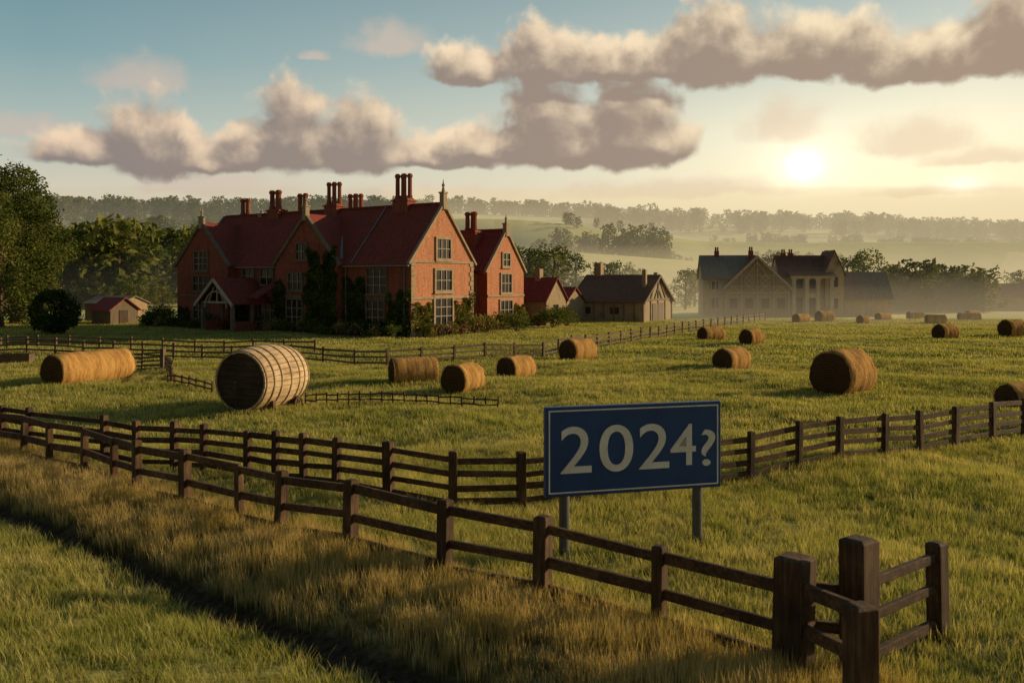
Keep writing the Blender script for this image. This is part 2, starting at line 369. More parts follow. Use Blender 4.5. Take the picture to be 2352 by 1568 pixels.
def bush(name,x,y,rx,h,nper,leaf,mat,full=False):
    cs=[];rs=[]
    for i in range(60 if full else 20):
        a=random.uniform(0,6.28); e=math.asin(random.uniform(-.95,1)) if full else random.uniform(-.5,1.2); r=rx*(.72 if full else .55)
        cs.append((r*math.cos(a)*math.cos(e),r*math.sin(a)*math.cos(e),h*.5+h*(.38 if full else .27)*math.sin(e))); rs.append(rx*(random.uniform(.2,.3) if full else random.uniform(.38,.5)))
    C=clumps(cs,rs,nper,.85); C=C[C[:,2]>0]; v,f=leafquads(C,leaf)
    mb=MB(); 
    for k in range(4): mb.cyl((0,0,-.1),(math.cos(k*1.6)*rx*.4,math.sin(k*1.6)*rx*.4,h*.6),.07,.03,6,False)
    b=len(mb.v); me=bpy.data.meshes.new(name); me.from_pydata(mb.v+v.tolist(),[],mb.f+(f+b).tolist())
    me.materials.append(M['bark']); me.materials.append(mat); mi=np.ones(len(me.polygons),int); mi[:len(mb.f)]=0; me.polygons.foreach_set('material_index',mi)
    return put(name,me,x,y)
bush('round_bush',-37.2,72,2.15,3.7,600,.11,M['leafd'],True)
dt=[]
for i in range(4):
    me=tree_mesh('distant_tree_%d'%i,11,4.6,16,.62,9,M['leaf'],'oak',.3,.1); dt.append(bpy.data.objects.new('distant_tree_%d'%i,me))
P=[]
def row(x0,x1,y0,y1,n,s0,s1):
    for _ in range(n): P.append((random.uniform(x0,x1),random.uniform(y0,y1),random.uniform(s0,s1)))
row(-560,560,672,720,760,.8,1.25)
row(-560,-60,560,690,420,.8,1.2)
row(-420,-90,375,470,160,.7,1.1)
row(60,520,600,660,190,.8,1.1); row(120,420,520,545,110,.7,1.1); row(200,480,455,470,60,.6,1.0)
row(-85,-48,128,185,110,.8,1.2); row(-110,-60,150,230,70,.9,1.3); row(-62,-30,150,190,45,.6,.95)
row(9,29,292,303,13,.65,.95); row(29,46,262,280,18,.55,1.0); row(44,62,300,315,9,.35,.5)
row(62,100,255,262,14,.25,.4); row(150,175,290,300,8,.4,.6); row(20,60,345,365,8,.3,.5)
row(49,66,119,130,40,.42,.66); row(62,80,128,140,16,.3,.5)
row(-20,10,150,175,14,.6,.8)
P=np.array(P); 
pz=gz(P[:,0],P[:,1])-.3
sc=np.stack([P[:,2]*rng.uniform(.9,1.2,len(P)),P[:,2]*rng.uniform(.9,1.2,len(P)),P[:,2]*rng.uniform(.8,1.1,len(P))],1)
scatter('distant_trees',np.stack([P[:,0],P[:,1],pz],1),rng.uniform(0,6.28,len(P)),sc,dt)

# ---------------------------------------------------------------- building helpers
def block(mb,x0,x1,y0,y1,e,r,axis='x'):
    if axis=='x':
        ym=(y0+y1)/2; mb.poly_extrude([(x0,y0,-.5),(x0,y1,-.5),(x0,y1,e),(x0,ym,r),(x0,y0,e)],(x1-x0,0,0))
    else:
        xm=(x0+x1)/2; mb.poly_extrude([(x0,y0,-.5),(x1,y0,-.5),(x1,y0,e),(xm,y0,r),(x0,y0,e)],(0,y1-y0,0))
def roof(mb,x0,x1,y0,y1,e,r,axis='x',oh=.3,th=.16,oe=.25,lift=.03):
    if axis=='x': a0,a1,b0,b1=x0-oe,x1+oe,y0,y1
    else: a0,a1,b0,b1=y0-oe,y1,x0,x1
    bm_=(b0+b1)/2; hw=(b1-b0)/2; sl=(r-e)/hw
    for sgn,bb in ((-1,b0),(1,b1)):
        be=bb+sgn*oh; ze=e-sl*oh
        prof=[(be,ze+lift),(bm_,r+lift),(bm_,r+lift+th),(be,ze+lift+th)]
        if axis=='x': mb.poly_extrude([(a0,b,z) for b,z in prof],(a1-a0,0,0))
        else: mb.poly_extrude([(b,a0,z) for b,z in prof],(0,a1-a0,0))
def verge(mb,plane,b0,b1,e,r,axis,w=.28,t=.18,lift=.2,oh=.35):
    bm_=(b0+b1)/2; sl=(r-e)/((b1-b0)/2)
    for bb,sg in ((b0,-1),(b1,1)):
        p0=(bb+sg*oh,e-sl*oh+lift); p1=(bm_,r+lift)
        if axis=='x': mb.beam((plane,p0[0],p0[1]),(plane,p1[0],p1[1]),w,t)
        else: mb.beam((p0[0],plane,p0[1]),(p1[0],plane,p1[1]),w,t)
def window(fr,gl,st,o,hd,nd,w,h,cols,rows,sur=.13):
    o=Vector(o);hd=Vector(hd);nd=Vector(nd)
    mt=Matrix(((hd.x,nd.x,0,o.x),(hd.y,nd.y,0,o.y),(0,0,1,o.z),(0,0,0,1)))
    gl.box(-w/2,w/2,-.1,.015,0,h,mt)
    st.box(-w/2-sur,w/2+sur,-.1,.12,-sur,0,mt); st.box(-w/2-sur-.08,w/2+sur+.08,-.1,.17,-sur-.1,-sur,mt)
    st.box(-w/2-sur,w/2+sur,-.1,.12,h,h+sur,mt)
    st.box(-w/2-sur,-w/2,-.1,.11,0,h,mt); st.box(w/2,w/2+sur,-.1,.11,0,h,mt)
    for i in range(1,cols): 
        xx=-w/2+w*i/cols; fr.box(xx-.04,xx+.04,-.1,.075,0,h,mt)
    for i in range(1,rows):
        zz=h*i/rows; fr.box(-w/2,w/2,-.1,.062,zz-.03,zz+.03,mt)
def chimney(br,st,x,y,zb,zt,nf=3,w=1.3):
    hb=(zt-zb)*.38
    br.box(x-w/2-.1,x+w/2+.1,y-.5,y+.5,zb-2.5,zb+hb*.8); 
    br.box(x-w/2-.2,x+w/2+.2,y-.6,y+.6,zb+hb*.8,zb+hb*.8+.14)
    br.box(x-w/2-.04,x+w/2+.04,y-.45,y+.45,zb+hb*.8+.14,zb+hb)
    for i in range(nf):
        xx=x-w/2+w*(i+.5)/nf; yy=y+(.14 if i%2 else -.14); rr=w/nf*.62
        br.cyl((xx,yy,zb+hb),(xx,yy,zb+hb+.25),rr*1.0,rr*1.0,8)
        br.cyl((xx,yy,zb+hb+.25),(xx,yy,zt-.35),rr*.80,rr*.76,8)
        br.cyl((xx,yy,zt-.35),(xx,yy,zt-.2),rr*.8,rr*1.0,8); br.cyl((xx,yy,zt-.2),(xx,yy,zt-.05),rr*1.08,rr*1.08,8); br.cyl((xx,yy,zt-.05),(xx,yy,zt+.06),rr*.8,rr*.75,8)
def finial(st,x,y,z,h=1.5):
    st.box(x-.22,x+.22,y-.22,y+.22,z-.4,z+h*.45); st.box(x-.28,x+.28,y-.28,y+.28,z+h*.45,z+h*.52)
    st.cyl((x,y,z+h*.52),(x,y,z+h*.75),.16,.07,8); st.cyl((x,y,z+h*.75),(x,y,z+h*.84),.13,.13,8); st.cyl((x,y,z+h*.84),(x,y,z+h*1.05),.07,.01,8)

# ---------------------------------------------------------------- main house
H=empty('brick_house',(-7.9,69.4,g1(-7.9,69.4)),R(-34.6))
wl,rf,st,fr,gl,br,tm,ld,ge=MB(),MB(),MB(),MB(),MB(),MB(),MB(),MB(),MB()
E=6.06; RG=10.65
block(wl,-28.0,-.02,0,8,E,RG,'x'); roof(rf,-28.0,-.1,0,8,E,RG,'x',.35,.16,0)
block(ge,-.015,0,0.0,8,E,RG,'x')
verge(st,.02,0,8,E,RG,'x'); verge(tm,-28.0,0,8,E,RG,'x')
block(wl,-14.9,-7.4,-.7,4,E,10.0,'y'); roof(rf,-14.9,-7.4,-.6,4,E,10.0,'y',.3,.16,0); verge(tm,-.72,-14.9,-7.4,E,10.0,'y',.3,.22,.1)
block(wl,-28.6,-21.1,-1.0,4,E,9.75,'y'); roof(rf,-28.6,-21.1,-.9,4,E,9.75,'y',.3,.16,0); verge(tm,-1.02,-28.6,-21.1,E,9.75,'y',.3,.22,.1)
block(wl,-12,-2.22,13.1,19.1,5.5,9.1,'x'); roof(rf,-12,-2.3,13.1,19.1,5.5,9.1,'x',.35,.16,0); verge(st,-2.18,13.1,19.1,5.5,9.1,'x')
block(ge,-2.215,-2.2,13.1,19.1,5.5,9.1,'x')
wl.box(-12,-3.2,8,13.1,-.5,5.2)
rf.poly_extrude([(-12,7.9,6.9),(-12,13.2,5.1),(-12,13.2,5.3),(-12,7.9,7.1)],(9.1,0,0))
ld.beam((-7.4,-.2,E+.25),(-10.9,3.2,9.75),.25,.08); ld.beam((-6.2,-.35,E-.1),(-6.2,3.9,RG+.2),.14,.06)
ld.beam((-14.9,-.2,E+.25),(-11.4,3.2,9.75),.25,.08)
ld.box(-7.1,0.1,-.48,-.36,E-.42,E-.3); ld.box(-21,-15.2,-.48,-.36,E-.42,E-.3)
for xx in (-.6,-7.0,-15.5): ld.box(xx-.05,xx+.05,-.16,-.06,0,E-.3)
for zz in (3.05,):
    tm.box(-28.7,.0,-.06,-.003,zz,zz+.16) 
    st.box(.003,.09,-.05,8.05,zz,zz+.2); tm.box(-14.95,-7.35,-.78,-.703,zz,zz+.16); tm.box(-28.65,-21.05,-1.08,-1.003,zz,zz+.16)
st.box(.003,.09,-.05,8.05,5.95,6.13); st.box(-2.197,-2.1,13.1,19.1,3.0,3.18)
st.box(.004,.16,-.1,8.1,0,.5); tm.box(-28.6,-.1,-.12,-.004,0,.5)
for i in range(14):
    z0=.5+i*.4
    a=.5 if i%2 else .3
    if 3<z0+.4<3.3 : continue
    st.box(.0031,.06,-.03,a,z0,z0+.36); st.box(.0031,.06,8-a,8.03,z0,z0+.36)
for z0,w,h in ((.9,2.2,2.2),(3.75,2.0,1.6),(6.35,1.7,1.55)):
    window(fr,gl,st,(0,4,z0),(0,1,0),(1,0,0),w,h,3,2 if h<2 else 3,.2)
for z0,w,h in ((.9,1.9,1.7),(3.4,1.6,1.7),(5.9,1.1,1.15)):
    window(fr,gl,st,(-2.2,16.1,z0),(0,1,0),(1,0,0),w,h,3 if w>1.3 else 2,2,.16)
window(fr,gl,st,(-3.2,10.4,1.0),(0,1,0),(1,0,0),1.2,1.6,2,2); window(fr,gl,st,(-3.2,10.4,3.5),(0,1,0),(1,0,0),1.2,1.2,2,2)
F=(1,0,0); Nn=(0,-1,0)
for x_,yw,z0,w,h,c,r_ in [(-3.6,0,3.5,2.1,2.0,3,3),(-3.75,0,.9,1.9,2.0,3,3),
    (-11.6,-.7,6.35,1.3,1.3,2,2),(-12.4,-.7,3.75,1.7,1.4,3,2),(-12.5,-.7,.7,1.9,2.2,3,3),
    (-16.9,0,4.2,1.6,1.3,2,2),(-19.4,0,4.4,1.5,1.1,2,2),(-16.8,0,1.0,2.2,1.7,3,2),
    (-24.9,-1,5.5,1.9,1.7,3,3),(-24.9,-1,3.6,2.2,1.3,3,2),(-24.9,-1,1.0,2.2,1.5,3,2)]:
    window(fr,gl,tm,(x_,yw,z0),F,Nn,w,h,c,r_,.1)
px_=-18.6; pd=-4.2
roof(rf,px_-2.2,px_+2.2,pd,0,2.7,4.6,'y',.3,.12,.2)
for sx in (-2.0,2.0):
    tm.box(px_+sx-.14,px_+sx+.14,pd+.1,pd+.38,0,2.8); tm.box(px_+sx-.1,px_+sx+.1,-2,-1.75,0,2.8)
    wl.box(px_+sx-.12,px_+sx+.12,pd+.4,-.05,-.3,1.0); tm.box(px_+sx-.12,px_+sx+.12,pd+.2,-.05,2.6,2.8)
po=MB()
verge(po,pd-.25,px_-2.2,px_+2.2,2.7,4.6,'y',.12,.24,.0,.4)
po.beam((px_-2,pd+.2,2.65),(px_+2,pd+.2,2.65),.16,.16); po.beam((px_,pd+.2,2.7),(px_,pd+.2,4.5),.12,.12)
for k in range(8):
    a0=math.pi*k/8;a1=math.pi*(k+1)/8
    po.beam((px_+1.5*math.cos(a0),pd+.05,2.2+1.4*math.sin(a0)),(px_+1.5*math.cos(a1),pd+.05,2.2+1.4*math.sin(a1)),.1,.14,Vector((0,1,0)))
po.beam((px_-1,pd+.1,2.7),(px_-.3,pd+.1,4.0),.08,.12,Vector((0,1,0)));po.beam((px_+1,pd+.1,2.7),(px_+.3,pd+.1,4.0),.08,.12,Vector((0,1,0)))
po.obj('porch_timbers',M['ptimber'],H)
dr=MB(); dr.box(px_-.8,px_+.8,-.1,-.05+.0,0,2.3)
rf.poly_extrude([(-16.3,-2.6,3.0),(-16.3,0,4.3),(-16.3,0,4.42),(-16.3,-2.6,3.12)],(1.3,0,0))
for (s,t,zb,zt,nf,w) in [(4.3,4.0,10.2,13.5,4,1.5),(12.6,4,10.2,13.3,4,1.4),(12.9,7,8.6,12.5,4,1.5),(18.2,5.5,9.2,12.7,3,1.2),(20.3,4,10.2,13.0,3,1.4),(25.3,4.5,9.9,12.5,3,1.2),(5.4,15,8.2,11.0,3,1.3)]:
    chimney(br,st,-s,t,zb,zt,nf,w)
finial(st,0,4,RG+.1,2.0); finial(st,-11.15,-.7,10.0,1.7); finial(st,-24.85,-1,9.75,1.4); finial(st,-2.2,16.1,9.1,1.6); finial(st,-22.5,4,RG-.4,1.2)
wl.obj('walls',M['brick'],H,uv=True); ge.obj('gable_walls',M['brick_lit'],H,uv=True); rf.obj('roof',M['tile'],H,uv=True); st.obj('stone_dressings',M['stone'],H); fr.obj('window_bars',M['frame'],H)
gl.obj('window_glass',M['glass'],H); br.obj('chimneys',M['brick'],H,uv=True); tm.obj('timber_work',M['htimber'],H); ld.obj('gutters_and_valleys',M['lead'],H); dr.obj('door',M['door'],H)
ridge=MB(); 
for xx in np.arange(-27.8,-.3,.5): ridge.cyl((xx,4,RG+.2),(xx+.46,4,RG+.2),.14,.13,8)
for xx in np.arange(-12,-2.5,.5): ridge.cyl((xx,16.1,9.3),(xx+.46,16.1,9.3),.14,.13,8)
ridge.obj('ridge_tiles',M['tile'],H)
def ivy(name,patches,mat,leaf=.11,dens=70):
    out=[]
    for (p0,hd,nd,w,h,seed) in patches:
        n=int(w*h*dens); a=rng.random(n)*w; b=rng.random(n)*h
        edge=.5+.28*np.sin(a*2.1+seed)+.2*np.sin(a*5.3+seed*2)+.15*np.sin(b*3+seed)
        ed2=.04+.06*np.sin(b*2.3+seed)+.04*np.sin(b*6)
        k=(b/h<(.68+.32*np.clip(edge,0,1)))&(a/w>ed2)&(a/w<1-ed2*.8)
        a=a[k];b=b[k]; th=.08+.3*np.abs(np.sin(a*1.9+seed))*np.abs(np.sin(b*1.6+seed*3))
        c=np.array(p0)+np.outer(a,hd)+np.outer(b,(0,0,1))+np.outer(rng.random(len(a))*th+.03,nd); out.append(c)
    v,f=leafquads(np.concatenate(out),leaf); me=bpy.data.meshes.new(name); me.from_pydata(v.tolist(),[],f.tolist()); me.materials.append(mat)
    o=bpy.data.objects.new(name,me); o.parent=H; S.collection.objects.link(o)
ivy('ivy',[((-10.9,-.72,0),(1,0,0),(0,-1,0),3.6,7.9,1),((-11.3,-.72,0),(1,0,0),(0,-1,0),3.9,6.1,4),((-7.5,0,0),(1,0,0),(0,-1,0),2.7,5.8,2),((-2.6,0,0),(1,0,0),(0,-1,0),2.6,4.0,3),((-21.3,-.1,0),(1,0,0),(0,-1,0),1.8,3.8,2.2),((-15.7,0,0),(1,0,0),(0,-1,0),.9,5.9,5),((-6,0,0),(1,0,0),(0,-1,0),6,1.5,6),((-28.5,-1,0),(1,0,0),(0,-1,0),2,2.2,6),((-14.9,-.72,0),(1,0,0),(0,-1,0),1.3,5.2,2)],M['ivy'],.15,210)
ivy('climbing_roses',[((0,-.1,0),(0,1,0),(1,0,0),2.7,3.3,1.4),((0,5.3,0),(0,1,0),(1,0,0),2.7,3.5,3.2),((-2.2,17.2,0),(0,1,0),(1,0,0),2.0,2.6,2)],M['shrub'],.13,160)
def hw(lx,ly):
    c,s=math.cos(R(-34.6)),math.sin(R(-34.6)); return (-7.9+c*lx-s*ly,69.4+s*lx+c*ly)
i=0
for lx in np.arange(-29,0.5,1.35):
    x,y=hw(lx,-1.4-(1.0 if lx<-21 else .5 if -15<lx<-7 else 0)+random.uniform(-.3,.3))
    if -20.6<lx<-17: continue
    bush('garden_shrub',x,y,random.uniform(.7,1.1),random.uniform(.7,1.6),110,.10,M['ivy'] if i%3 else M['shrub']); i+=1
for ly in np.arange(0,21,1.5):
    x,y=hw((1.5 if ly<8.5 else .2 if ly<13 else -.8)+random.uniform(-.3,.4),ly)
    bush('garden_shrub',x,y,random.uniform(.6,1.1),random.uniform(.7,1.9),110,.11,M['shrub'])
for lx,ly,r_,h_ in ((-31,-1,1.9,1.9),(-30,-3,1.3,1.2),(3.2,10,1.3,1.5),(2.5,17,1.6,2.0),(1.5,21,1.5,1.8)):
    x,y=hw(lx,ly); bush('garden_shrub',x,y,r_,h_,110,.12,M['ivy'])
fl=[]
for _ in range(600):
    if random.random()<.6: lx=random.choice([random.uniform(-16,-13),random.uniform(-6,-1),random.uniform(-24,-21)]); p=hw(lx,-2.5+random.uniform(-.4,.4))
    else: p=hw(2.2+random.uniform(-.4,.6),random.uniform(0,8))
    fl.append((p[0],p[1],random.uniform(.3,1.1)))
v,f=leafquads(np.array(fl),.08); me=bpy.data.meshes.new('rose_flowers'); me.from_pydata(v.tolist(),[],f.tolist()); me.materials.append(M['flower'])
S.collection.objects.link(bpy.data.objects.new('rose_flowers',me))

# ---------------------------------------------------------------- barn
B=empty('timber_barn',(13.6,92,g1(13.6,92)),R(-30))
w,r_,t,g,d=MB(),MB(),MB(),MB(),MB()
block(w,-8.2,0,0,8.5,2.3,4.9,'x'); roof(r_,-8.2,0,0,8.5,2.3,4.9,'x',.4,.14,.3)
for yy in (0,2.1,4.25,6.4,8.5): t.box(.003,.1,yy-.1,yy+.1,0,2.4)
t.box(.003,.09,0,8.5,2.3,2.5); t.beam((.06,4.25,2.5),(.06,4.25,4.8),.12,.16); t.beam((.06,2,2.5),(.06,3.6,4.3),.1,.14);t.beam((.06,6.5,2.5),(.06,4.9,4.3),.1,.14)
t.beam((.06,3.2,2.5),(.06,4.25,3.7),.1,.12);t.beam((.06,5.3,2.5),(.06,4.25,3.7),.1,.12)
verge(t,.32,0,8.5,2.3,4.9,'x',.12,.24,.02,.45)
d.box(.002,.07,2.6,5.9,0,2.0)
for xx in np.arange(-7.9,0,1.15): t.box(xx-.06,xx+.06,-.07,-.003,0,2.1)
for xx in (-6.5,-3.2): g.box(xx-.5,xx+.5,-.05,-.004,.9,1.6)
for xx,yy,hh in ((-.7,2.2,1.0),(-.2,4.25,.7)): w.box(xx-.2,xx+.2,yy-.2,yy+.2,3.2,4.6+hh)
w.box(-7.4,-6.6,4,4.8,4,6.4)
w.obj('walls',M['oldstone'],B,uv=True); r_.obj('roof',M['tile2'],B,uv=True); t.obj('timber_frame',M['htimber'],B); g.obj('windows',M['glass'],B); d.obj('doors',M['plank'],B)
B=empty('brick_outbuilding',(3.4,87.5,0),R(-32)); w,r_,g=MB(),MB(),MB()
block(w,-4,0,0,4,2.6,4.6,'x'); roof(r_,-4,0,0,4,2.6,4.6,'x',.3,.12,.2)
block(w,-3,-.3,4,9,1.9,3.6,'x'); 
roof(r_,-3,-.3,4.1,9,1.9,3.6,'x',.3,.12,.2)
g.box(.003,.05,1.4,2.4,1,2); w.box(-2.3,-1.7,1.6,2.3,3.5,5.6)
w.obj('walls',M['oldstone'],B,uv=True); r_.obj('roof',M['tile'],B,uv=True); g.obj('window',M['glass'],B)
B=empty('garden_shed',(-40.3,89,0),R(-30)); w,r_,d=MB(),MB(),MB()
block(w,-3.0,0,0,3.2,1.5,2.6,'x'); roof(r_,-3.0,0,0,3.2,1.5,2.6,'x',.3,.08,.25); d.box(.003,.05,1.0,2.0,0,1.4)
w.obj('walls',M['plank'],B,uv=True); r_.obj('roof',M['redpaint'],B); d.obj('door',M['door'],B)
B=empty('grey_outbuilding',(-44,97,0),R(-20)); w,r_=MB(),MB()
block(w,-3.5,1.5,0,4,1.9,2.6,'x'); roof(r_,-3.5,1.5,0,4,1.9,2.6,'x',.3,.08,.25); w.obj('walls',M['oldstone'],B,uv=True); r_.obj('roof',M['slate'],B,uv=True)

# ---------------------------------------------------------------- half-timbered manor (right)
B=empty('half_timbered_manor',(23.6,109.5,0),R(-7))
w,wp,rg,rr_,t,g,br2,pl=MB(),MB(),MB(),MB(),MB(),MB(),MB(),MB()
block(w,0,6.6,0,7,4.7,7.4,'x'); roof(rg,0,6.6,0,7,4.7,7.4,'x',.35,.15,.2)
block(wp,2.6,10.0,-1.4,3.4,3.7,7.25,'y'); roof(rr_,2.6,10.0,-1.4,3.4,3.7,7.25,'y',.35,.15,.25)
block(w,9.2,15.6,0,7,5.0,7.35,'x'); roof(rr_,9.2,15.6,0,7,5.0,7.35,'x',.35,.15,.1)
block(w,14.4,16.6,-.6,6,5.4,7.9,'y'); roof(rr_,14.4,16.6,-.6,6,5.4,7.9,'y',.25,.15,.2)
block(w,16.8,22.4,0.5,6.5,2.4,5.3,'x'); roof(rg,16.8,22.4,.5,6.5,2.4,5.3,'x',.4,.15,.2)
verge(t,-1.7,2.6,10.0,3.7,7.25,'y',.12,.26,.02,.4)
yb=-1.47
def tb(a,b,c,d_,wd=.16): t.beam((a,yb,b),(c,yb,d_),.1,wd,Vector((0,1,0)))
tb(2.6,3.7,10,3.7,.22); tb(2.6,2.9,10,2.9); tb(2.6,0,2.6,3.7); tb(10,0,10,3.7); tb(6.3,0,6.3,7.1); tb(4.4,0,4.4,5.3); tb(8.2,0,8.2,5.3); tb(4,5,8.6,5)
for k in range(4):
    cx=3.5+k*1.85; tb(cx-.8,2.9,cx,3.7,.12); tb(cx+.8,2.9,cx,3.7,.12)
for cx,cz in ((5.35,4.35),(7.25,4.35)):
    for k in range(10):
        a0=2*math.pi*k/10;a1=2*math.pi*(k+1)/10; tb(cx+.55*math.cos(a0),cz+.55*math.sin(a0),cx+.55*math.cos(a1),cz+.55*math.sin(a1),.09)
    tb(cx-.55,cz-.5,cx+.55,cz+.5,.1); tb(cx+.55,cz-.5,cx-.55,cz+.5,.1)
tb(5.2,5,6.3,6.6,.12); tb(7.4,5,6.3,6.6,.12); tb(3,3.7,4.4,5.2,.12); tb(9.6,3.7,8.2,5.2,.12)
for xx in np.arange(.4,2.6,.55): t.box(xx-.07,xx+.07,-.08,-.003,0,4.6)
t.box(0,2.6,-.09,-.004,2.9,3.1); t.box(9.9,15,-.09,-.004,2.9,3.1)
for xx in np.arange(17,22.3,.9): t.box(xx-.07,xx+.07,.42,.497,0,2.3)
for xx,z0,w_,h_ in ((1.3,3.3,1.0,.9),(1.3,1.0,1.0,1.2)): g.box(xx-w_/2,xx+w_/2,-.05,-.0035,z0,z0+h_)
for xx in (3.5,5.35,7.25,9.1): g.box(xx-.45,xx+.45,-1.46,-1.403,1.0,2.2)
for xx in (11.4,13.2): g.box(xx-.5,xx+.5,-.05,-.0035,.2,2.3); g.box(xx-.5,xx+.5,-.06,-.0035,3.4,4.5)
g.box(15.1,15.9,-.66,-.603,1,2.2); g.box(15.1,15.9,-.66,-.603,3.6,4.8)
for xx in (10.6,12.1,13.4,15.0): pl.box(xx-.22,xx+.22,-1.6,-1.2,-.1,4.6); pl.box(xx-.3,xx+.3,-1.68,-1.12,4.4,4.62)
pl.box(10.2,15.3,-1.72,-1.1,4.62,4.95); pl.box(12.0,13.6,-1.5,-1.3,2.3,2.9)
rr_.poly_extrude([(10,-1.9,4.97),(10,.1,5.35),(10,.1,5.47),(10,-1.9,5.09)],(5.4,0,0))
for xx,yy,zt in ((2.0,3.5,8.6),(6.1,2.6,8.6),(10.2,3.5,8.3),(11.1,3.5,8.3),(15.8,5,8.2)): br2.box(xx-.28,xx+.28,yy-.3,yy+.3,5.5,zt-.5); br2.cyl((xx-.13,yy,zt-.5),(xx-.13,yy,zt),.11,.1,8); br2.cyl((xx+.13,yy,zt-.5),(xx+.13,yy,zt),.11,.1,8)
w.obj('walls',M['mstone'],B,uv=True); wp.obj('gable_wall',M['oldstone'],B,uv=True); rg.obj('slate_roof',M['slate'],B,uv=True); rr_.obj('tile_roof',M['tile2'],B,uv=True)
t.obj('timber_frame',M['ptimber'],B); g.obj('windows',M['glass'],B); br2.obj('chimneys',M['brick'],B,uv=True); pl.obj('columns',M['ptimber'],B)
B=empty('stone_barn',(68,125,0),R(-5)); w,r_=MB(),MB()
block(w,0,9,0,5,2.2,3.8,'x'); roof(r_,0,9,0,5,2.2,3.8,'x',.3,.1,.2); w.obj('walls',M['oldstone'],B,uv=True); r_.obj('roof',M['tile2'],B,uv=True)

# ---------------------------------------------------------------- fences
def fence(name,pts,h,pw,rails,rh,rt,mats=('woodz','wood'),tilt=.02,bev=0,jit=.03,over=None):
    e=empty(name,(pts[0][0],pts[0][1],0)); o=Vector((pts[0][0],pts[0][1],0)); ps,rl=MB(),MB()
    for i,p in enumerate(pts):
        x,y=p[0],p[1]; hh=p[2] if len(p)>2 else h*random.uniform(.96,1.05); w=p[3] if len(p)>3 else pw*random.uniform(.92,1.08); z=g1(x,y)
        dx=pts[min(i+1,len(pts)-1)][0]-pts[max(i-1,0)][0]; dy=pts[min(i+1,len(pts)-1)][1]-pts[max(i-1,0)][1]
        a=math.atan2(dy,dx)
        mt=Matrix.Translation(Vector((x,y,z))-o)@Matrix.Rotation(a,4,'Z')@Matrix.Rotation(random.uniform(-tilt,tilt),4,'X')@Matrix.Rotation(random.uniform(-tilt,tilt),4,'Y')
        k=w/2; c=min(.05,w*.2)
        vs=[(-k,-k,-.3),(k,-k,-.3),(k,k,-.3),(-k,k,-.3),(-k,-k,hh-c*.6),(k,-k,hh-c*.6),(k,k,hh-c*.6),(-k,k,hh-c*.6),(-k+c,-k+c,hh),(k-c,-k+c,hh),(k-c,k-c,hh),(-k+c,k-c,hh)]
        ps.add([mt@Vector(v) for v in vs],[(0,3,2,1),(0,1,5,4),(1,2,6,5),(2,3,7,6),(3,0,4,7),(4,5,9,8),(5,6,10,9),(6,7,11,10),(7,4,8,11),(8,9,10,11)])
    for i in range(len(pts)-1):
        a,b=pts[i],pts[i+1]
        for zr in rails:
            za=g1(a[0],a[1])+zr+random.uniform(-jit,jit); zb=g1(b[0],b[1])+zr+random.uniform(-jit,jit)
            rl.beam(Vector((a[0],a[1],za))-o,Vector((b[0],b[1],zb))-o,rt*random.uniform(.85,1.1),rh*random.uniform(.85,1.12))
    ps.obj('posts',M[mats[0]],e,bevel=bev); rl.obj('rails',M[mats[1]],e,bevel=bev)
    return e
near=[(3.26,10.3,1.36,.36),(1.92,11.6,1.12,.16),(.43,12.65,1.16,.21),(-1.03,13.6,1.16,.19),(-2.70,14.8,1.12,.19),(-4.1,15.7,1.12,.17),(-5.04,16.4,.98,.13),(-6.34,17.2,1.12,.18),(-7.69,18.2,1.15,.15),(-8.5,18.95,.98,.13),(-9.6,19.9,1.0,.13),(-10.9,20.9,1.0,.13),(-12.05,21.9,1.0,.13),(-13.6,23.1,1.0,.14),(-15.3,24.5,1.0,.14)]
fence('paddock_fence',near,1.1,.18,(.98,.52,.12),.14,.07,bev=.008)
far=[(-15.3,25.2),(-13.95,24.3),(-12.9,23.7),(-10.2,22.2),(-9.1,21.5),(-8.02,21.06),(-7.16,20.6),(-5.95,19.94),(-5.23,19.6),(-4.52,19.24),(-3.73,18.8),(-2.51,18.1,1.2,.19),(-1.18,17.7,1.2,.17),(.195,18.1,1.2,.17),(1.4,18.55),(2.67,19.1),(4.0,19.7),(5.51,20.46),(6.84,21.15),(8.05,21.8),(9.5,22.6),(10.7,23.25),(12.0,24.0),(13.5,24.9),(14.9,25.8),(16.8,27.2),(19,28.6)]
fence('field_fence',far,1.14,.14,(1.0,.73,.47,.2),.12,.05,bev=.006)
fence('corner_fence',[(3.26,10.32,1.3,.2),(3.60,9.15,1.12,.26)],1.1,.2,(1.02,.55),.15,.09,bev=.01)
fence('gate_fence',[(3.98,10.15,1.62,.32),(5.36,11.15,1.22,.2)],1.1,.2,(1.06,.68,.22),.12,.07,bev=.01)
fence('corner_fence',[(3.30,10.45,1.2,.12),(3.98,10.2,1.2,.12)],1.1,.12,(.98,.52),.13,.07,bev=.01)
def resample(pl,step):
    out=[pl[0]]
    for a,b in zip(pl[:-1],pl[1:]):
        n=max(1,int(math.dist(a,b)/step))
        for i in range(1,n+1): out.append((a[0]+(b[0]-a[0])*i/n,a[1]+(b[1]-a[1])*i/n))
    return out
fence('pasture_fence',resample([(-36,54.5),(-30.9,53.5),(-19.3,50.6),(-6.65,47.3)],1.8),.95,.12,(.8,.5,.22),.1,.05,('woodfar','woodfar'),.05)
fence('pasture_fence',resample([(-6.65,47.3),(1.9,53.5),(8.7,64.6),(16.2,78),(27.4,96)],1.8),.95,.12,(.8,.5,.22),.1,.05,('woodfar','woodfar'),.05)
fence('pasture_fence',resample([(-33,58),(-20,56),(-12,54)],1.9),.9,.12,(.75,.45),.1,.05,('woodfar','woodfar'),.06)
